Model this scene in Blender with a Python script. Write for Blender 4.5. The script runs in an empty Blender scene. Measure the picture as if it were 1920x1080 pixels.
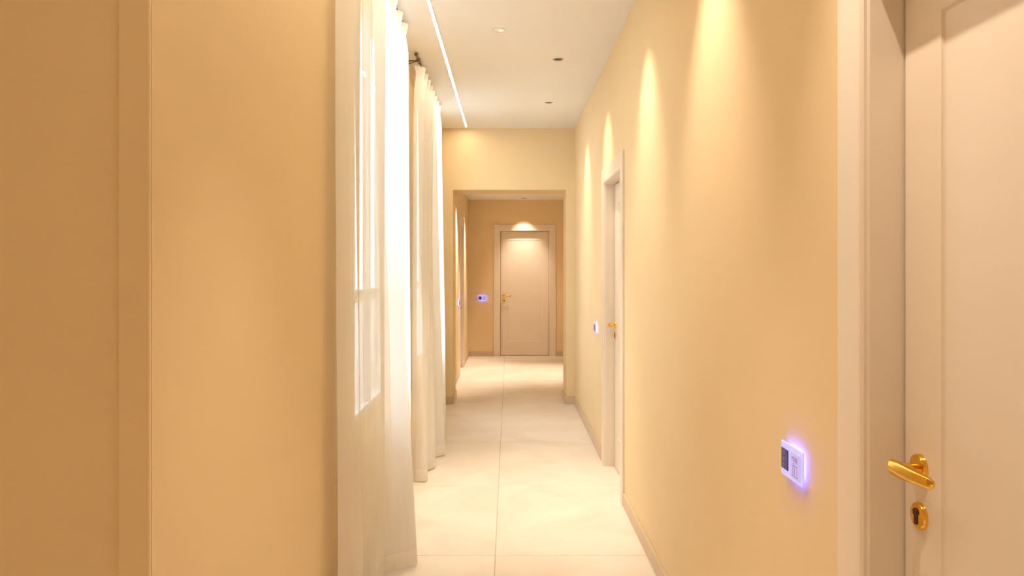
import bpy, bmesh, math, random
from mathutils import Vector, Matrix
random.seed(7)
scene = bpy.context.scene
C = scene.collection

# ------------------------------------------------------------------ camera
CH = 1.49                      # camera height
cam_d = bpy.data.cameras.new('camera')
cam = bpy.data.objects.new('camera', cam_d); C.objects.link(cam)
cam.location = (0, 0, CH); cam.rotation_euler = (math.pi/2, 0, 0)
cam_d.sensor_width = 36; cam_d.lens = 36*1400/1920
cam_d.shift_x = 6/1920; cam_d.shift_y = -37/1920
cam_d.clip_start = 0.02
scene.camera = cam

# ------------------------------------------------------------------ world / exposure
SKY = 3.5
w = bpy.data.worlds.new('sky'); scene.world = w; w.use_nodes = True
bg = w.node_tree.nodes['Background']
bg.inputs[0].default_value = (0.82, 0.91, 1.0, 1); bg.inputs[1].default_value = SKY
scene.view_settings.view_transform = 'Standard'
scene.view_settings.look = 'None'
scene.view_settings.gamma = 1
scene.view_settings.use_curve_mapping = False
scene.view_settings.exposure = 0.70
SPOT_COL = (1.0, 0.84, 0.67)
SPOT_WALL, SPOT_FLOOR, SPOT_END = 42, 120, 150
LED_STRENGTH = 43
GLOW = 30

# ------------------------------------------------------------------ materials
def mat(name, col, rough=0.6, metal=0.0, noise=0.0, scale=6.0, bump=0.0, bscale=60.0, spec=0.5, emit=None, es=0):
    m = bpy.data.materials.new(name); m.use_nodes = True
    nt = m.node_tree; b = nt.nodes['Principled BSDF']
    b.inputs['Base Color'].default_value = (*col, 1); b.inputs['Roughness'].default_value = rough
    b.inputs['Metallic'].default_value = metal
    b.inputs['Specular IOR Level'].default_value = spec
    tc = nt.nodes.new('ShaderNodeTexCoord')
    if noise:
        n = nt.nodes.new('ShaderNodeTexNoise'); n.inputs['Scale'].default_value = scale; n.inputs['Detail'].default_value = 6
        nt.links.new(tc.outputs['Object'], n.inputs['Vector'])
        r = nt.nodes.new('ShaderNodeValToRGB')
        r.color_ramp.elements[0].position = 0.3; r.color_ramp.elements[1].position = 0.7
        r.color_ramp.elements[0].color = (*[c*(1-noise) for c in col], 1)
        r.color_ramp.elements[1].color = (*[min(1, c*(1+noise*0.6)) for c in col], 1)
        nt.links.new(n.outputs['Fac'], r.inputs[0]); nt.links.new(r.outputs[0], b.inputs['Base Color'])
    if bump:
        n = nt.nodes.new('ShaderNodeTexNoise'); n.inputs['Scale'].default_value = bscale; n.inputs['Detail'].default_value = 4
        nt.links.new(tc.outputs['Object'], n.inputs['Vector'])
        bp = nt.nodes.new('ShaderNodeBump'); bp.inputs['Strength'].default_value = bump; bp.inputs['Distance'].default_value = 0.002
        nt.links.new(n.outputs['Fac'], bp.inputs['Height']); nt.links.new(bp.outputs[0], b.inputs['Normal'])
    if emit:
        b.inputs['Emission Color'].default_value = (*emit, 1); b.inputs['Emission Strength'].default_value = es
    return m
M = {}
M['wall'] = mat('yellow_plaster', (0.865, 0.685, 0.425), 0.75, noise=0.02, scale=2.0, bump=0.12, bscale=90, spec=0.25)
M['ceiling'] = mat('ceiling_paint', (0.90, 0.86, 0.81), 0.8, noise=0.015, scale=1.5, spec=0.2)
M['grout'] = mat('grout', (0.50, 0.40, 0.29), 0.9)
M['skirt'] = mat('beige_stone', (0.68, 0.52, 0.36), 0.4, noise=0.05, scale=5)
M['door'] = mat('cream_lacquer', (0.86, 0.755, 0.635), 0.32, noise=0.01, scale=3, spec=0.4)
M['gap'] = mat('dark_seal', (0.20, 0.13, 0.08), 0.8)
M['gold'] = mat('polished_brass', (0.86, 0.53, 0.10), 0.14, metal=1.0, bump=0.03, bscale=20)
M['bronze'] = mat('dark_bronze', (0.16, 0.09, 0.03), 0.35, metal=0.9, bump=0.05)
M['keyhole'] = mat('keyhole_metal', (0.10, 0.04, 0.02), 0.35, metal=0.6)
M['frame'] = mat('white_window_paint', (0.84, 0.81, 0.77), 0.4, noise=0.01)
M['trimring'] = mat('white_trim_ring', (0.72, 0.68, 0.63), 0.3, metal=0.1)
M['steelring'] = mat('steel_trim_ring', (0.75, 0.72, 0.70), 0.15, metal=0.9)
M['reflector'] = mat('grey_reflector', (0.16, 0.13, 0.11), 0.4, metal=0.4)
M['lens'] = mat('lamp_lens', (0.9, 0.85, 0.8), 0.3, emit=SPOT_COL, es=6)
M['led'] = mat('led_diffuser', (0.95, 0.92, 0.85), 0.5, emit=(1, 0.87, 0.66), es=LED_STRENGTH)
M['ledhouse'] = mat('led_housing', (0.70, 0.68, 0.64), 0.4, metal=0.3)
M['blue'] = mat('blue_led', (0.2, 0.2, 0.9), 0.5, emit=(0.09, 0.09, 1.0), es=GLOW)
M['plate'] = mat('backlit_glass_plate', (0.50, 0.51, 0.88), 0.15, emit=(0.40, 0.40, 1.0), es=0.42)
M['screen'] = mat('dark_blue_screen', (0.02, 0.012, 0.05), 0.12, emit=(0.02, 0.01, 0.45), es=0.12)
M['pad'] = mat('lilac_touch_pad', (0.45, 0.43, 0.80), 0.2, emit=(0.42, 0.40, 1.0), es=0.3)
M['icon'] = mat('icon_print', (0.08, 0.06, 0.30), 0.4)

def tile_mat():
    m = mat('stone_tile', (0.80, 0.70, 0.60), 0.33, spec=0.45)
    nt = m.node_tree; b = nt.nodes['Principled BSDF']
    tc = nt.nodes.new('ShaderNodeTexCoord'); oi = nt.nodes.new('ShaderNodeObjectInfo')
    mul = nt.nodes.new('ShaderNodeVectorMath'); mul.operation = 'SCALE'; mul.inputs[3].default_value = 17
    cmb = nt.nodes.new('ShaderNodeCombineXYZ')
    nt.links.new(oi.outputs['Random'], cmb.inputs[0]); nt.links.new(oi.outputs['Random'], cmb.inputs[1])
    nt.links.new(cmb.outputs[0], mul.inputs[0])
    add = nt.nodes.new('ShaderNodeVectorMath'); add.operation = 'ADD'
    nt.links.new(tc.outputs['Object'], add.inputs[0]); nt.links.new(mul.outputs[0], add.inputs[1])
    n = nt.nodes.new('ShaderNodeTexNoise'); n.inputs['Scale'].default_value = 2.2; n.inputs['Detail'].default_value = 8; n.inputs['Distortion'].default_value = 0.7
    nt.links.new(add.outputs[0], n.inputs['Vector'])
    r = nt.nodes.new('ShaderNodeValToRGB')
    r.color_ramp.elements[0].position = 0.32; r.color_ramp.elements[1].position = 0.62
    r.color_ramp.elements[0].color = (0.79, 0.695, 0.59, 1); r.color_ramp.elements[1].color = (0.865, 0.79, 0.70, 1)
    nt.links.new(n.outputs['Fac'], r.inputs[0])
    nt.links.new(r.outputs[0], b.inputs['Base Color'])
    return m
M['tile'] = tile_mat()

def sheer(name, transp, transl, col, rib=True):
    m = bpy.data.materials.new(name); m.use_nodes = True
    nt = m.node_tree; nt.nodes.clear()
    out = nt.nodes.new('ShaderNodeOutputMaterial')
    d = nt.nodes.new('ShaderNodeBsdfDiffuse'); d.inputs[0].default_value = (*col, 1)
    t = nt.nodes.new('ShaderNodeBsdfTranslucent'); t.inputs[0].default_value = (*col, 1)
    p = nt.nodes.new('ShaderNodeBsdfTransparent'); p.inputs[0].default_value = (0.98, 0.98, 0.98, 1)
    m1 = nt.nodes.new('ShaderNodeMixShader'); m1.inputs[0].default_value = transl
    nt.links.new(d.outputs[0], m1.inputs[1]); nt.links.new(t.outputs[0], m1.inputs[2])
    m2 = nt.nodes.new('ShaderNodeMixShader')
    nt.links.new(m1.outputs[0], m2.inputs[1]); nt.links.new(p.outputs[0], m2.inputs[2])
    tc = nt.nodes.new('ShaderNodeTexCoord')
    n = nt.nodes.new('ShaderNodeTexNoise'); n.inputs['Scale'].default_value = 30
    mp = nt.nodes.new('ShaderNodeMapping'); mp.inputs['Scale'].default_value = (1, 1, 0.03)
    nt.links.new(tc.outputs['Object'], mp.inputs[0]); nt.links.new(mp.outputs[0], n.inputs['Vector'])
    mr = nt.nodes.new('ShaderNodeMapRange')
    mr.inputs['To Min'].default_value = max(0, transp-0.05); mr.inputs['To Max'].default_value = transp+0.05
    nt.links.new(n.outputs['Fac'], mr.inputs[0]); nt.links.new(mr.outputs[0], m2.inputs[0])
    nt.links.new(m2.outputs[0], out.inputs[0])
    return m
M['sheer'] = sheer('sheer_cloth', 0.22, 0.31, (0.98, 0.965, 0.94))
M['hem'] = sheer('doubled_sheer_cloth', 0.12, 0.36, (0.96, 0.92, 0.87))

def glass():
    m = bpy.data.materials.new('window_glass'); m.use_nodes = True
    nt = m.node_tree; nt.nodes.clear()
    out = nt.nodes.new('ShaderNodeOutputMaterial')
    p = nt.nodes.new('ShaderNodeBsdfTransparent'); p.inputs[0].default_value = (0.95, 0.97, 0.97, 1)
    g = nt.nodes.new('ShaderNodeBsdfGlossy'); g.inputs['Roughness'].default_value = 0.02
    lw = nt.nodes.new('ShaderNodeLayerWeight'); lw.inputs[0].default_value = 0.5
    pw = nt.nodes.new('ShaderNodeMath'); pw.operation = 'POWER'; pw.inputs[1].default_value = 5
    f = nt.nodes.new('ShaderNodeMath'); f.operation = 'MULTIPLY_ADD'; f.inputs[1].default_value = 0.5; f.inputs[2].default_value = 0.02
    nt.links.new(lw.outputs['Facing'], pw.inputs[0]); nt.links.new(pw.outputs[0], f.inputs[0])
    mx = nt.nodes.new('ShaderNodeMixShader')
    nt.links.new(f.outputs[0], mx.inputs[0]); nt.links.new(p.outputs[0], mx.inputs[1]); nt.links.new(g.outputs[0], mx.inputs[2])
    nt.links.new(mx.outputs[0], out.inputs[0])
    return m
M['glass'] = glass()

# ------------------------------------------------------------------ helpers
def tag(o, label=None, cat=None, group=None, kind=None):
    if label: o['label'] = label
    if cat: o['category'] = cat
    if group: o['group'] = group
    if kind: o['kind'] = kind
    return o
def obj(name, bm, m, parent=None, smooth=False):
    me = bpy.data.meshes.new(name)
    bmesh.ops.recalc_face_normals(bm, faces=bm.faces)
    bm.to_mesh(me); bm.free()
    me.materials.append(M[m])
    if smooth:
        for p in me.polygons: p.use_smooth = True
        try: me.set_sharp_from_angle(angle=math.radians(35))
        except Exception: pass
    o = bpy.data.objects.new(name, me); C.objects.link(o)
    if parent: o.parent = parent
    return o
def empty(name, loc=(0, 0, 0), rz=0, parent=None):
    o = bpy.data.objects.new(name, None); C.objects.link(o)
    o.location = loc; o.rotation_euler = (0, 0, rz); o.empty_display_size = 0.1
    if parent: o.parent = parent
    return o
def copy_tree(o, parent=None):
    c = o.copy(); C.objects.link(c); c.parent = parent
    for ch in list(o.children): copy_tree(ch, c)
    return c
def box(bm, x0, x1, y0, y1, z0, z1, bevel=0):
    r = bmesh.ops.create_cube(bm, size=1)
    for v in r['verts']:
        v.co = Vector(((x0+x1)/2 + v.co.x*(x1-x0), (y0+y1)/2 + v.co.y*(y1-y0), (z0+z1)/2 + v.co.z*(z1-z0)))
    if bevel:
        es = list({e for v in r['verts'] for e in v.link_edges})
        bmesh.ops.bevel(bm, geom=es, offset=bevel, segments=2, affect='EDGES', profile=0.5)
def prism(pts, z0, z1):
    bm = bmesh.new()
    a = [bm.verts.new((x, y, z0)) for x, y in pts]; b = [bm.verts.new((x, y, z1)) for x, y in pts]
    n = len(pts)
    bm.faces.new(a[::-1]); bm.faces.new(b)
    for i in range(n): bm.faces.new((a[i], a[(i+1) % n], b[(i+1) % n], b[i]))
    return bm
def bbox(*a, bevel=0):
    bm = bmesh.new(); box(bm, *a, bevel=bevel); return bm
def panel_grid(bm, axis, w0, w1, u0, u1, v0, v1, holes):
    """slab of thickness w0..w1 on axis ('x' or 'y'), spanning u (the other horizontal) and v (height), with rectangular holes"""
    us = sorted({u0, u1} | {h[0] for h in holes} | {h[1] for h in holes})
    vs = sorted({v0, v1} | {h[2] for h in holes} | {h[3] for h in holes})
    for i in range(len(us)-1):
        run = None
        for j in range(len(vs)-1):
            cu, cv = (us[i]+us[i+1])/2, (vs[j]+vs[j+1])/2
            solid = not any(h[0] < cu < h[1] and h[2] < cv < h[3] for h in holes)
            if solid:
                run = [vs[j], vs[j+1]] if run is None else [run[0], vs[j+1]]
            if run and (not solid or j == len(vs)-2):
                if axis == 'x': box(bm, w0, w1, us[i], us[i+1], run[0], run[1])
                else: box(bm, us[i], us[i+1], w0, w1, run[0], run[1])
                run = None
def lathe(bm, prof, seg=32, axis='z', c=(0, 0, 0)):
    rings = []
    for r, h in prof:
        ring = []
        for k in range(seg):
            a = 2*math.pi*k/seg
            if axis == 'z': p = (c[0]+r*math.cos(a), c[1]+r*math.sin(a), c[2]+h)
            elif axis == 'y': p = (c[0]+r*math.cos(a), c[1]+h, c[2]+r*math.sin(a))
            else: p = (c[0]+h, c[1]+r*math.cos(a), c[2]+r*math.sin(a))
            ring.append(bm.verts.new(p))
        rings.append(ring)
    for a, b in zip(rings, rings[1:]):
        for k in range(seg): bm.faces.new((a[k], a[(k+1) % seg], b[(k+1) % seg], b[k]))
    if prof[0][0] > 1e-5: bm.faces.new(rings[0][::-1])
    if prof[-1][0] > 1e-5: bm.faces.new(rings[-1])
    bmesh.ops.remove_doubles(bm, verts=[v for r in rings for v in r], dist=1e-6)
def lathe_open(bm, prof, seg=32, c=(0, 0, 0)):
    rings = [[bm.verts.new((c[0]+r*math.cos(2*math.pi*k/seg), c[1]+r*math.sin(2*math.pi*k/seg), c[2]+h)) for k in range(seg)] for r, h in prof]
    for a, b in zip(rings, rings[1:]):
        for k in range(seg): bm.faces.new((a[k], a[(k+1) % seg], b[(k+1) % seg], b[k]))
def tube(bm, pts, rad, seg=12, squash=None):
    pts = [Vector(p) for p in pts]; rings = []
    n = len(pts); rad = rad if isinstance(rad, (list, tuple)) else [rad]*n
    for i, p in enumerate(pts):
        d = (pts[min(i+1, n-1)] - pts[max(i-1, 0)]).normalized()
        up = Vector((0, 0, 1)) if abs(d.z) < 0.9 else Vector((1, 0, 0))
        a = d.cross(up).normalized(); b = a.cross(d)
        sa = squash if squash else 1
        rings.append([bm.verts.new(p + a*rad[i]*sa*math.cos(2*math.pi*k/seg) + b*rad[i]*math.sin(2*math.pi*k/seg)) for k in range(seg)])
    for a, b in zip(rings, rings[1:]):
        for k in range(seg): bm.faces.new((a[k], a[(k+1) % seg], b[(k+1) % seg], b[k]))
    bm.faces.new(rings[0][::-1]); bm.faces.new(rings[-1])

# ------------------------------------------------------------------ dimensions
XR, XL = 0.725, -0.729          # corridor side walls
ZC = 3.025                      # corridor ceiling
YF, YF2 = 8.19, 8.64            # wall with the passage, front and back
YE = 12.67                      # end wall
XL2, XR2, ZC2 = -0.688, 1.15, 2.65
YB = -1.5                       # wall behind the camera
YP = 1.525                      # wall facing the camera at the left
XN = -2.2                       # side wall of the near left recess
NICHES = [(3.14, 5.05, 3.78, 4.72), (5.55, 7.60, 6.36, 7.40)]    # niche y0, y1, glass y0, y1
SILL, NTOP, GB, GT = 0.58, 2.975, 0.70, 2.94

# ------------------------------------------------------------------ structure
def struct(name, bm, m, label, cat):
    return tag(obj(name, bm, m), label, cat, kind='structure')
bm = bmesh.new()
holes = [(0.66, 1.503, -0.1, 2.123), (4.785, 5.615, -0.1, 2.123)]
holes = [(h[0]-0.003, h[1]+0.003, h[2], h[3]) for h in holes]
panel_grid(bm, 'x', XR, 0.86, YB, YF, 0, ZC, holes)
box(bm, 0.86, 0.98, YB, YF, 0, ZC)
struct('wall_right', bm, 'wall', 'right corridor wall washed by spotlights, pale yellow plaster with two cream doors', 'wall')
bm = bmesh.new()
panel_grid(bm, 'x', XL-0.055, XL, YP+0.04, YF, 0, ZC, [(a, b, SILL, NTOP) for a, b, _, _ in NICHES])
panel_grid(bm, 'x', XL-0.12, XL-0.055, YP+0.04, YF, 0, ZC, [(g0, g1, GB, GT) for _, _, g0, g1 in NICHES])
struct('wall_left', bm, 'wall', 'left corridor wall, ochre plaster with two curtained window niches', 'wall')
bm = bbox(XN, XL, YP, YP+0.04, 0, ZC)
struct('wall_near_left', bm, 'wall', 'nearest ochre wall at the far left edge, facing the camera', 'wall')
struct('trim_1', bbox(XL-0.065, XL, YP-0.010, YP, 0, ZC, bevel=0.003), 'wall', 'narrow ochre corner strip where the nearest left wall turns', 'trim')
struct('wall_near_side', bbox(XN-0.1, XN, YB, YP+0.04, 0, ZC), 'wall', 'side wall of the recess left of the camera', 'wall')
struct('wall_back', bbox(XN-0.1, 0.98, YB-0.1, YB, 0, ZC), 'wall', 'wall behind the camera', 'wall')
XO = XL-0.12
bm = bmesh.new()
panel_grid(bm, 'y', YF, YF2, XO, 1.3, 0, ZC, [(-0.614, 0.630, -0.1, 2.35)])
struct('wall_passage', bm, 'wall', 'ochre cross wall with the square passage opening at the corridor end', 'wall')
bm = bmesh.new()
DE = 0.270                                        # end door centre x
LW = 0.83
panel_grid(bm, 'y', YE, YE+0.135, XL2-0.3, XR2+0.1, 0, ZC2+0.1, [(DE-LW/2-0.003, DE+LW/2+0.003, -0.1, 2.123)])
box(bm, XL2-0.3, XR2+0.1, YE+0.135, YE+0.25, 0, ZC2+0.1)
struct('wall_end', bm, 'wall', 'ochre end wall around the far cream door', 'wall')
bm = bmesh.new()
DL = 10.83
panel_grid(bm, 'x', XL2-0.135, XL2, YF2, YE, 0, ZC2+0.1, [(DL-0.41-0.003, DL+0.41+0.003, -0.1, 2.123)])
box(bm, XL2-0.25, XL2-0.135, YF2, YE, 0, ZC2+0.1)
struct('wall_far_left', bm, 'wall', 'left wall of the far hall beyond the passage, with a door seen edge-on', 'wall')
struct('wall_far_right', bbox(XR2, XR2+0.1, YF2, YE, 0, ZC2+0.1), 'wall', 'right wall of the far hall hidden behind the passage jamb', 'wall')

# ceilings with round holes for the downlights
SPOTS = [  # x, y, z, kind, ring, tilt direction, power
    (0.36, -0.05, ZC, 'steelring', (1, 0), SPOT_WALL), (0.36, 1.30, ZC, 'steelring', (1, 0), SPOT_WALL*1.25),
    (0.36, 2.64, ZC, 'steelring', (1, 0), SPOT_WALL), (0.36, 3.90, ZC, 'steelring', (1, 0), SPOT_WALL*0.9),
    (0.362, 5.48, ZC, 'steelring', (1, 0), SPOT_WALL*0.9), (0.370, 6.91, ZC, 'steelring', (1, 0), SPOT_WALL*0.9),
    (-0.062, 4.81, ZC, 'trimring', (0, 0), SPOT_FLOOR*1.1), (-0.062, 1.9, ZC, 'trimring', (0, 0), SPOT_FLOOR*0.55), (-0.062, -1.0, ZC, 'trimring', (0, 0), SPOT_FLOOR), (-1.15, -0.35, ZC, 'trimring', (0, 0), 225),  # lamps behind and left of the camera are added fill
    (0.255, 12.33, ZC2, 'steelring', (0, 1), SPOT_END*0.36), (-0.34, 11.55, ZC2, 'steelring', (-1, 0), SPOT_END),
    (-0.34, 9.72, ZC2, 'steelring', (-1, 0), SPOT_END), (0.45, 10.6, ZC2, 'steelring', (0, 0), SPOT_END*1.4)]  # mid-ceiling lamp is added to brighten the far hall floor
def ceiling(name, outline, z0, spots, label):
    o = obj(name, prism(outline, z0, z0+0.16), 'ceiling')
    bm = bmesh.new()
    for x, y in spots: lathe(bm, [(0.0335, -0.05), (0.0335, 0.07)], 32, 'z', (x, y, z0))
    cut = obj('cutter', bm, 'ceiling')
    md = o.modifiers.new('b', 'BOOLEAN'); md.object = cut; md.operation = 'DIFFERENCE'; md.solver = 'EXACT'
    dg = bpy.context.evaluated_depsgraph_get()
    me = bpy.data.meshes.new_from_object(o.evaluated_get(dg))
    o.modifiers.clear(); o.data = me
    bpy.data.objects.remove(cut)
    return tag(o, label, 'ceiling', kind='structure')
XO = XL-0.12
ceiling('ceiling', [(XN-0.1, YB-0.1), (0.98, YB-0.1), (0.98, YF), (XO, YF), (XO, YP+0.04), (XN-0.1, YP+0.04)], ZC, [(s[0], s[1]) for s in SPOTS if s[2] == ZC], 'white corridor ceiling with round downlights and a thin light line')
ceiling('ceiling_far', [(XL2-0.25, YF2), (XR2+0.1, YF2), (XR2+0.1, YE+0.2), (XL2-0.25, YE+0.2)], ZC2, [(s[0], s[1]) for s in SPOTS if s[2] == ZC2], 'lower white ceiling of the far hall')

# floor: grout bed with separate tiles
fl = struct('floor', prism([(XN-0.1, YB-0.1), (XR2+0.1, YB-0.1), (XR2+0.1, YE+0.2), (XO, YE+0.2), (XO, YP+0.04), (XN-0.1, YP+0.04)], -0.05, -0.003), 'grout', 'pale beige large-format stone tile floor running down the corridor', 'floor')
T = 1.25; J = 0.003
me = None
for i in range(-2, 1+1):
    for k in range(-4, 9):
        x0 = -0.07 + i*T; y0 = 2.627 + k*T
        if y0 > YE or y0+T < YB or x0 > XR2 or x0+T < XN: continue
        if (y0 > YP and x0+T < XO) or (x0 > 0.98): 
            if not (x0 > 0.98 and y0+T > YF2): continue
        b = bmesh.new(); box(b, J/2, T-J/2, J/2, T-J/2, -0.003-0.01, 0, bevel=0.0015)
        if y0 > YP - 0.9 and x0 < XO:                      # cut at the outer wall
            b.free(); b = bmesh.new(); box(b, XO-x0, T-J/2, J/2, T-J/2, -0.013, 0, bevel=0.0015) if y0 > YP else box(b, J/2, T-J/2, J/2, T-J/2, -0.013, 0, bevel=0.0015)
            o = obj('tile', b, 'tile', fl)
        elif me is None:
            o = obj('tile', b, 'tile', fl); me = o.data
        else:
            b.free(); o = bpy.data.objects.new('tile', me); C.objects.link(o); o.parent = fl
        o.location = (x0, y0, 0)

# paving added outside the windows to set how much daylight bounces in
M['paving'] = mat('pale_paving', (0.60, 0.57, 0.53), 0.8, noise=0.2, scale=1.5, bump=0.2)
struct('bounce_ground', bbox(-30, XL-0.13, YP+0.1, 40, -0.30, -0.06), 'paving', 'pale paving added outside the curtained windows to bounce daylight in', 'ground')

# baseboards
def skirt(name, segs, label):
    bm = bmesh.new()
    for s in segs: box(bm, *s, 0, 0.085, bevel=0.0025)
    return struct(name, bm, 'skirt', label, 'baseboard')
CW = 0.118
skirt('baseboard_right', [(XR-0.012, XR, YB, 0.66-CW), (XR-0.012, XR, 1.503+CW, 4.785-CW), (XR-0.012, XR, 5.615+CW, YF)], 'beige tile baseboard along the right corridor wall')
skirt('baseboard_left', [(XL, XL+0.012, YP, YF)], 'beige tile baseboard along the left wall behind the curtains')
skirt('baseboard_near', [(XN, XL, YP-0.022, YP-0.010), (XN, XN+0.012, YB, YP)], 'beige tile baseboard under the nearest left wall')
skirt('baseboard_passage', [(0.630, XR, YF-0.012, YF), (0.618, 0.630, YF-0.012, YF2), (XL, -0.614, YF-0.012, YF), (-0.614, -0.602, YF-0.012, YF2)], 'beige tile baseboard turning round the passage jambs')
skirt('baseboard_end', [(XL2, DE-LW/2-CW, YE-0.012, YE), (DE+LW/2+CW, XR2, YE-0.012, YE)], 'beige tile baseboard either side of the far door')
skirt('baseboard_far_left', [(XL2, XL2+0.012, YF2, DL-0.41-CW), (XL2, XL2+0.012, DL+0.41+CW, YE)], 'beige tile baseboard on the left wall of the far hall')

# ------------------------------------------------------------------ doors
def sweep_u(bm, prof, hw, h, z0=0.0):
    """profile (d outward from opening edge, y) swept up the left side, over the head, down the right side"""
    n = len(prof); rows = []
    for key in range(4):
        row = []
        for d, y in prof:
            x = -(hw+d) if key < 2 else (hw+d)
            z = z0 if key in (0, 3) else h+d
            row.append(bm.verts.new((x, y, z)))
        rows.append(row)
    for a, b in zip(rows, rows[1:]):
        for k in range(n): bm.faces.new((a[k], a[(k+1) % n], b[(k+1) % n], b[k]))
    bm.faces.new(rows[0]); bm.faces.new(rows[-1])
def door(name, loc, rz, lw, side, label, hz=1.08, kz=0.99, leafh=2.115):
    r = empty(name, loc, rz); tag(r, label, 'door', kind='structure')
    hw = lw/2
    bm = bmesh.new()
    prof = [(0.0, 0.075), (0.0, 0.012), (0.004, 0.006), (0.004, -0.004), (0.010, -0.010), (0.018, -0.012), (0.0205, -0.015),
            (0.108, -0.015), (0.1135, -0.012), (0.115, 0.0), (0.0, 0.0)]
    prof = [(0.0, 0.120), (0.0, 0.002), (0.003, -0.003), (0.003, -0.009), (0.008, -0.014), (0.014, -0.015),
            (0.107, -0.016), (0.1125, -0.013), (0.114, 0.0), (0.003, 0.0), (0.003, 0.120)]
    prof = [(d-0.0, y) for d, y in prof]
    sweep_u(bm, prof, hw, 2.12)
    obj('door_frame', bm, 'door', r)
    # dark seal behind the gap round the leaf
    bm = bmesh.new(); sweep_u(bm, [(-0.014, 0.112), (-0.014, 0.118), (0.0, 0.118), (0.0, 0.112)], hw, 2.12)
    box(bm, -hw, hw, 0.112, 0.118, 0.0, 0.02)
    obj('door_seal', bm, 'gap', r)
    # leaf: stiles and rails, recessed panel
    g = 0.005; yf = 0.070
    bm = bmesh.new(); x0, x1, z0, z1 = -hw+g, hw-g, 0.007, leafh
    px0, px1, pz0, pz1 = x0+0.125, x1-0.125, 0.245, leafh-0.150
    loops = []
    for (a0, a1, b0, b1, y) in [(x0, x1, z0, z1, yf+0.040), (x0, x1, z0, z1, yf+0.0015), (x0+.0015, x1-.0015, z0+.0015, z1-.0015, yf), (px0, px1, pz0, pz1, yf),
                                 (px0+.002, px1-.002, pz0+.002, pz1-.002, yf+.003), (px0+.006, px1-.006, pz0+.006, pz1-.006, yf+.0055), (px0+.008, px1-.008, pz0+.008, pz1-.008, yf+.005)]:
        loops.append([bm.verts.new((a0, y, b0)), bm.verts.new((a1, y, b0)), bm.verts.new((a1, y, b1)), bm.verts.new((a0, y, b1))])
    for a, b in zip(loops, loops[1:]):
        for k in range(4): bm.faces.new((a[k], a[(k+1) % 4], b[(k+1) % 4], b[k]))
    bm.faces.new(loops[0])
    leaf = obj('door_leaf', bm, 'door', r)
    bm = bmesh.new(); box(bm, px0+.007, px1-.007, yf+.0048, yf+.03, pz0+.007, pz1-.007)
    pn = obj('panel', bm, 'door', leaf)
    # lever handle
    s = side; hx = -s*(hw-0.062)
    bm = bmesh.new()
    tube(bm, [(hx, yf-0.007, hz), (hx, yf-0.030, hz), (hx, yf-0.038, hz)], [0.0095, 0.0095, 0.011], 16)
    pts = [(hx-s*0.012, yf-0.050, hz), (hx-s*0.008, yf-0.051, hz), (hx+s*0.02, yf-0.051, hz+0.0005), (hx+s*0.06, yf-0.049, hz), (hx+s*0.10, yf-0.047, hz+0.001), (hx+s*0.112, yf-0.044, hz+0.001), (hx+s*0.117, yf-0.041, hz+0.001)]
    tube(bm, pts, [0.009, 0.0155, 0.0155, 0.0135, 0.0115, 0.0105, 0.006], 16, squash=0.55)
    tube(bm, [(hx, yf-0.034, hz), (hx, yf-0.050, hz)], [0.011, 0.0115], 16)
    h = obj('door_handle', bm, 'gold', r, smooth=True); h['label'] = 'polished gold lever handle'
    bm = bmesh.new(); lathe(bm, [(0.0, -0.010), (0.021, -0.010), (0.025, -0.0085), (0.0265, -0.005), (0.027, 0.0)], 32, 'y', (hx, yf, hz))
    obj('rosette', bm, 'gold', h, smooth=True)
    bm = bmesh.new(); lathe(bm, [(0.0, -0.009), (0.020, -0.009), (0.0245, -0.0075), (0.026, -0.005), (0.0262, 0.0)], 32, 'y', (hx, yf, kz))
    k = obj('lock_rosette', bm, 'gold', r, smooth=True); k['label'] = 'round gold key rosette'
    bm = bmesh.new()
    lathe(bm, [(0.0, -0.0125), (0.0072, -0.0125), (0.0080, -0.0115), (0.0080, -0.006)], 20, 'y', (hx, yf, kz+0.008))
    box(bm, hx-0.0048, hx+0.0048, yf-0.0122, yf-0.006, kz-0.016, kz+0.006, bevel=0.002)
    obj('keyhole', bm, 'keyhole', k, smooth=True)
    return r
PI = math.pi
door('door_1', (XR, (0.66+1.503)/2, 0), -PI/2, 0.843, 1, 'nearest cream panelled door at the right edge with gold lever handle', hz=1.105, kz=1.012)
door('door_2', (XR, 5.20, 0), -PI/2, 0.83, 1, 'cream door set in the middle of the right corridor wall, seen edge-on', hz=1.07, kz=0.99)
door('door_3', (DE, YE, 0), 0, LW, 1, 'cream panelled door closing the far end of the hall', hz=1.02, kz=0.935)
door('door_4', (XL2, DL, 0), PI/2, 0.82, -1, 'cream door in the left wall of the far hall beyond the passage', hz=0.90, kz=0.83)

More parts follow.
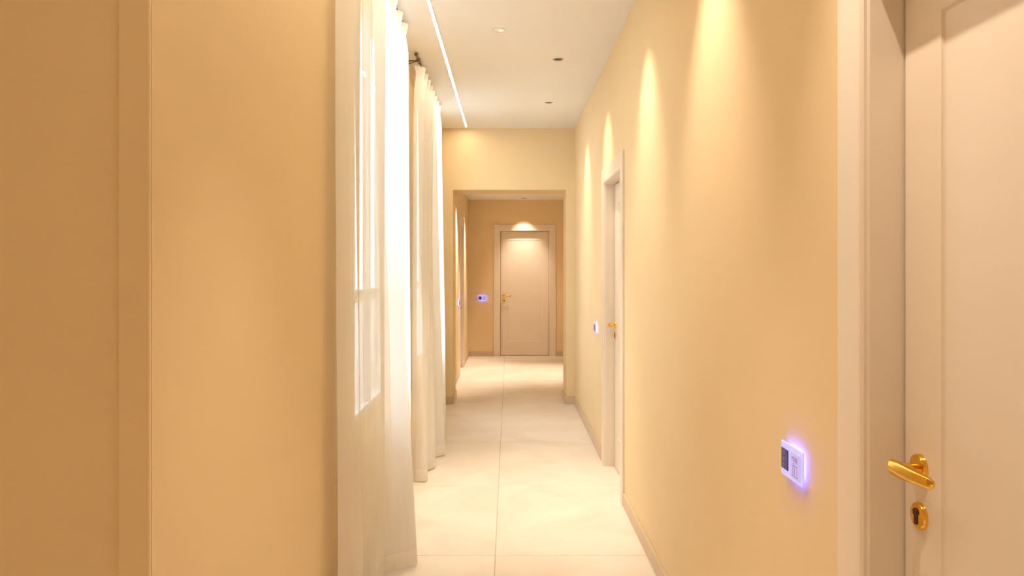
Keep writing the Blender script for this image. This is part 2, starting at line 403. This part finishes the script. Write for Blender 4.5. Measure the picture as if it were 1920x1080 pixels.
# ------------------------------------------------------------------ windows
def window(name, n, label):
    a, b, g0, g1 = n
    r = empty(name, (XL-0.055, (g0+g1)/2, 0)); tag(r, label, 'window', kind='structure')
    hw = (g1-g0)/2; f = 0.035
    bm = bmesh.new()
    panel_grid(bm, 'x', -0.06, -0.002, -hw, hw, GB, GT, [(-hw+f, hw-f, GB+f, GT-f)])
    obj('window_frame', bm, 'frame', r)
    obj('mullion', bbox(-0.045, -0.006, -0.02, 0.02, GB+f, GT-f, bevel=0.004), 'frame', r)
    for s in (-1, 1):
        c0, c1 = (-hw+f, -0.02) if s < 0 else (0.02, hw-f)
        obj('transom', bbox(-0.052, -0.006, c0, c1, 1.31, 1.375, bevel=0.004), 'frame', r)
        for z0, z1 in ((GB+f, 1.31), (1.375, GT-f)):
            obj('pane', bbox(-0.020, -0.016, c0, c1, z0, z1), 'glass', r)
    obj('window_sill', bbox(0.0, 0.053, a-(g0+g1)/2, b-(g0+g1)/2, SILL, SILL+0.02, bevel=0.003), 'wall', r)
    return r
window('window_1', NICHES[0], 'nearer white-framed window glowing behind the first sheer curtain')
window('window_2', NICHES[1], 'farther white-framed window glowing behind the second sheer curtain')

# ------------------------------------------------------------------ curtains
def catmull(P, n):
    out = []
    Q = [P[0]] + P + [P[-1]]
    for i in range(1, len(Q)-2):
        for k in range(n):
            t = k/n
            p = []
            for c in range(2):
                a, b_, c_, d = Q[i-1][c], Q[i][c], Q[i+1][c], Q[i+2][c]
                v = 0.5*((2*b_) + (-a+c_)*t + (2*a-5*b_+4*c_-d)*t*t + (-a+3*b_-3*c_+d)*t**3)
                p.append(v)
            out.append(tuple(p))
    out.append(P[-1]); return out
def lerp(a, b, t): return a+(b-a)*t
def make_curtain(top, bot, label):
    r = empty('curtain', (XL+0.1, (top[0][0]+top[-1][0])/2, 0))
    tag(r, label, 'curtain')
    base = Vector(r.location)
    A = catmull(top, 10); B = catmull(bot, 10)
    ZT, ZB = 2.978, 0.014
    def pt(k, z):
        t = (ZT-z)/(ZT-ZB)
        f = t**1.15
        y = lerp(A[k][0], B[k][0], f); x = lerp(A[k][1], B[k][1], f)
        tight = math.exp(-((z-2.90)/0.05)**2)*0.35       # gathered tape pulls folds in
        x = lerp(x, -0.655, tight)
        x += 0.004*math.sin(k*0.37+z*2.1)*t
        return Vector((x, y, z)) - base
    def strip(name, zs, m, off=0.0, parent=r):
        bm = bmesh.new()
        rows = [[bm.verts.new(pt(k, z)+Vector((off, 0, 0))) for k in range(len(A))] for z in zs]
        for a, b in zip(rows, rows[1:]):
            for k in range(len(A)-1): bm.faces.new((a[k], a[k+1], b[k+1], b[k]))
        o = obj(name, bm, m, parent, smooth=True)
        return o
    strip('heading', [ZT, 2.965, 2.94, 2.92, 2.90], 'hem')
    strip('cloth', [2.90, 2.86, 2.80] + [2.80-(2.80-0.09)*i/16 for i in range(1, 17)], 'sheer')
    strip('hem', [0.09, 0.07, 0.04, ZB], 'hem')
    return r
bot1 = [(2.93, -0.672), (2.96, -0.615), (3.04, -0.590), (3.10, -0.625), (3.17, -0.608), (3.28, -0.600), (3.40, -0.585), (3.52, -0.590), (3.62, -0.588),
        (3.74, -0.460), (3.90, -0.590), (4.02, -0.560), (4.15, -0.615), (4.28, -0.570), (4.42, -0.625), (4.52, -0.590), (4.62, -0.640)]
top1 = [(2.98+1.68*i/16, -0.655 + (0.042 if i % 2 else -0.038)*(0.30 if 2 <= i <= 6 else 1)) for i in range(17)]
make_curtain(top1, bot1, 'nearer white sheer curtain at the first window, its hem flaring onto the tiles')
bot2 = [(5.24, -0.690), (5.19, -0.640), (5.19, -0.580), (5.32, -0.575), (5.42, -0.612), (5.53, -0.553), (5.66, -0.560), (5.74, -0.600), (5.85, -0.570),
        (5.94, -0.508), (6.10, -0.560), (6.25, -0.600), (6.40, -0.560), (6.50, -0.540), (6.68, -0.600), (6.82, -0.570), (6.95, -0.630)]
top2 = [(5.46+1.46*i/16, -0.655 + (0.040 if i % 2 else -0.036)) for i in range(17)]
make_curtain(top2, bot2, 'farther white sheer curtain hanging before the passage wall, below the visible bronze finial')

def curtain_rod(y0, y1, label):
    r = empty('curtain_rod', (XL, (y0+y1)/2, 3.002)); tag(r, label, 'curtain rod')
    c = r.location; xr, zr = -0.655-c.x, 0.0
    L0, L1 = y0-c.y, y1-c.y
    bm = bmesh.new(); tube(bm, [(xr, L0, zr), (xr, L1, zr)], 0.007, 16); obj('rod', bm, 'bronze', r, smooth=True)
    bm = bmesh.new(); lathe(bm, [(0, -0.033), (0.008, -0.031), (0.0125, -0.025), (0.0135, -0.019), (0.011, -0.012), (0.007, -0.006), (0.0085, -0.003), (0.0085, 0.004)], 20, 'y', (xr, L0, zr))
    f = obj('finial', bm, 'bronze', r, smooth=True)
    for yb in (L0+0.10, L1-0.06):
        bm = bmesh.new()
        tube(bm, [(0.004, yb, zr-0.012), (xr-0.012, yb, zr-0.012), (xr-0.004, yb, zr-0.012), (xr, yb, zr-0.010)], [0.0045, 0.004, 0.005, 0.008], 10)
        tube(bm, [(0.004, yb, zr-0.034), (xr*0.55, yb, zr-0.022), (xr-0.004, yb, zr-0.014)], 0.003, 8)
        b = obj('bracket', bm, 'bronze', r, smooth=True)
        bm = bmesh.new(); lathe(bm, [(0.0, 0.005), (0.010, 0.005), (0.013, 0.002), (0.014, 0.0)], 20, 'x', (0, yb, zr-0.016)); obj('wall_plate', bm, 'bronze', b, smooth=True)
        bm = bmesh.new(); 
        R = 0.0115
        tube(bm, [(xr+R*math.cos(a), yb, zr+R*math.sin(a)) for a in [2*PI*k/16 for k in range(17)]], 0.0028, 8); obj('cup', bm, 'bronze', b, smooth=True)
    k = 0; y = L0+0.16
    while y < L1-0.05:
        bm = bmesh.new(); R = 0.013
        tube(bm, [(xr+R*math.cos(2*PI*q/16), y, zr-0.006+R*math.sin(2*PI*q/16)) for q in range(17)], 0.0018, 6)
        obj('ring', bm, 'bronze', r, smooth=True); y += 0.182
    return r
curtain_rod(2.86, 4.70, 'dark bronze rod carrying the nearer sheer curtain, hidden above it')
curtain_rod(5.30, 7.04, 'dark bronze rod with ball finial holding the farther sheer curtain')

# ------------------------------------------------------------------ switches
def make_switch():
    r = empty('light_switch')                     # local: x along wall, y into the wall, centre at origin
    bm = bmesh.new(); box(bm, -0.070, 0.070, -0.014, -0.009, -0.043, 0.043, bevel=0.0015)
    p = obj('cover_plate', bm, 'plate', r); p['label'] = 'backlit pale glass cover plate'
    bm = bmesh.new(); box(bm, -0.0395, 0.0395, -0.009, 0.0, -0.026, 0.026); obj('back_box', bm, 'frame', r)
    bm = bmesh.new()
    box(bm, -0.040, 0.040, -0.0085, -0.0025, 0.0265, 0.028); box(bm, -0.040, 0.040, -0.0085, -0.0025, -0.028, -0.0265)
    box(bm, -0.0415, -0.040, -0.0085, -0.0025, -0.028, 0.028); box(bm, 0.040, 0.0415, -0.0085, -0.0025, -0.028, 0.028)
    g = obj('glow_strip', bm, 'blue', r); g['label'] = 'blue glowing edge light'
    bm = bmesh.new(); box(bm, -0.064, -0.020, -0.0165, -0.0135, -0.026, 0.026, bevel=0.001)
    s = obj('screen', bm, 'screen', r); s['label'] = 'dark blue display window'
    bm = bmesh.new()
    for i, z in enumerate((0.015, 0.0, -0.015)):
        for k in range(6):
            a = 2*PI*k/6
            box(bm, -0.046+0.0045*math.cos(a)-0.0009, -0.046+0.0045*math.cos(a)+0.0009, -0.0168, -0.0164, z+0.004*math.sin(a)-0.0009, z+0.004*math.sin(a)+0.0009)
    obj('symbol', bm, 'skirt', s)
    bm = bmesh.new(); box(bm, -0.006, 0.058, -0.0155, -0.0135, -0.034, 0.030, bevel=0.0008)
    t = obj('touch_pad', bm, 'pad', r)
    bm = bmesh.new()
    y0, y1 = -0.0158, -0.0154
    def seg(x0, x1, z0, z1): box(bm, x0, x1, y0, y1, z0, z1)
    seg(0.006, 0.009, 0.012, 0.020)                                    # small pointer
    for ox in (0.016, 0.030):                                          # two digit-like outlines
        seg(ox, ox+0.009, 0.0185, 0.0200); seg(ox, ox+0.0015, 0.009, 0.020); seg(ox, ox+0.009, 0.009, 0.0105); seg(ox, ox+0.009, 0.014, 0.0152)
    seg(0.0385, 0.040, 0.006, 0.0185)
    seg(0.012, 0.040, -0.0025, -0.001); seg(0.012, 0.0135, -0.024, -0.0025); seg(0.022, 0.0235, -0.024, -0.006); seg(0.038, 0.0395, -0.024, -0.0025)
    seg(0.015, 0.019, 0.001, 0.004)
    seg(0.004, 0.044, -0.0285, -0.0270)
    obj('symbol', bm, 'icon', t)
    return r
sw = make_switch()
sw.location = (XR, 1.878, 1.0); sw.rotation_euler.z = -PI/2
tag(sw, 'nearest glowing switch on the right wall, beside the nearest door', 'switch', 'blue glowing touch switches')
for loc, rz, lab in [((XR, 6.16, 0.998), -PI/2, 'small glowing switch on the right wall beyond the edge-on door'),
                     ((-0.445, YE, 0.985), 0, 'glowing switch on the end wall left of the far door'),
                     ((XL2, 10.20, 1.02), PI/2, 'faint glowing switch on the far hall left wall, seen edge-on')]:
    c = copy_tree(sw); c.location = loc; c.rotation_euler.z = rz; c['label'] = lab

# ------------------------------------------------------------------ downlights
def downlight(x, y, z, ring, tilt, power, label):
    r = empty('downlight', (x, y, z)); tag(r, label, 'ceiling light', 'round recessed ceiling spotlights')
    bm = bmesh.new()
    lathe_open(bm, [(0.0330, 0.004), (0.0330, -0.002), (0.0345, -0.004), (0.0400, -0.004), (0.0425, -0.0015), (0.0425, 0.0005)], 32)
    obj('trim_ring', bm, ring, r, smooth=True)
    bm = bmesh.new(); lathe_open(bm, [(0.0328, -0.001), (0.0300, 0.010), (0.0240, 0.045), (0.0215, 0.052)], 32)
    obj('reflector', bm, 'reflector' if ring == 'steelring' else 'trimring', r, smooth=True)
    bm = bmesh.new(); lathe(bm, [(0.0, 0.048), (0.018, 0.048), (0.022, 0.051), (0.022, 0.058)], 24); obj('lens', bm, 'lens', r, smooth=True)
    ld = bpy.data.lights.new('spot', 'SPOT'); ld.energy = power; ld.color = SPOT_COL
    ld.spot_size = math.radians(60 if tilt != (0, 0) else 60); ld.spot_blend = 1.0; ld.shadow_soft_size = 0.011
    lo = bpy.data.objects.new('lamp', ld); C.objects.link(lo); lo.parent = r
    lo.location = (0, 0, -0.006)
    a = math.radians(15)
    d = Vector((tilt[0]*math.sin(a), tilt[1]*math.sin(a), -math.cos(a) if tilt != (0, 0) else -1))
    lo.rotation_euler = d.to_track_quat('-Z', 'Y').to_euler()
labs = ['recessed spotlight behind the camera near the right wall', 'recessed spotlight above the nearest door, out of frame', 'third recessed spotlight of the right-hand row, above the frame',
        'fourth recessed spotlight of the right-hand row, above the frame', 'shiny-rimmed recessed spotlight, nearer of the right-hand pair on the corridor ceiling', 'dark-centred recessed spotlight nearest the passage wall',
        'pale-rimmed recessed spotlight in the middle of the corridor ceiling', 'pale-rimmed recessed spotlight just ahead of the camera, above the frame', 'added pale-rimmed fill spotlight in the corridor ceiling behind the camera', 'added pale-rimmed fill spotlight over the recess left of the camera, out of frame', 'small spotlight in the far hall ceiling just above the far door',
        'small spotlight in the far hall ceiling at upper left of the far door', 'far hall spotlight hidden behind the passage head, near the left wall', 'added far hall fill spotlight hidden behind the passage head, mid ceiling']
for (x, y, z, ring, tilt, pw), lab in zip(SPOTS, labs): downlight(x, y, z, ring, tilt, pw, lab)

r = empty('linear_light', (-0.46, 4.35, ZC)); tag(r, 'thin glowing light line set in the ceiling beside the curtains', 'ceiling light')
y0, y1 = -3.85, 3.73
bm = bmesh.new(); box(bm, -0.0110, -0.0080, y0, y1, -0.004, 0.001); box(bm, 0.0080, 0.0110, y0, y1, -0.004, 0.001); box(bm, -0.0110, 0.0110, y1, y1+0.003, -0.004, 0.001); box(bm, -0.0110, 0.0110, y0-0.003, y0, -0.004, 0.001)
obj('housing', bm, 'ledhouse', r)
obj('diffuser', bbox(-0.0078, 0.0078, y0, y1, -0.003, 0.001), 'led', r)
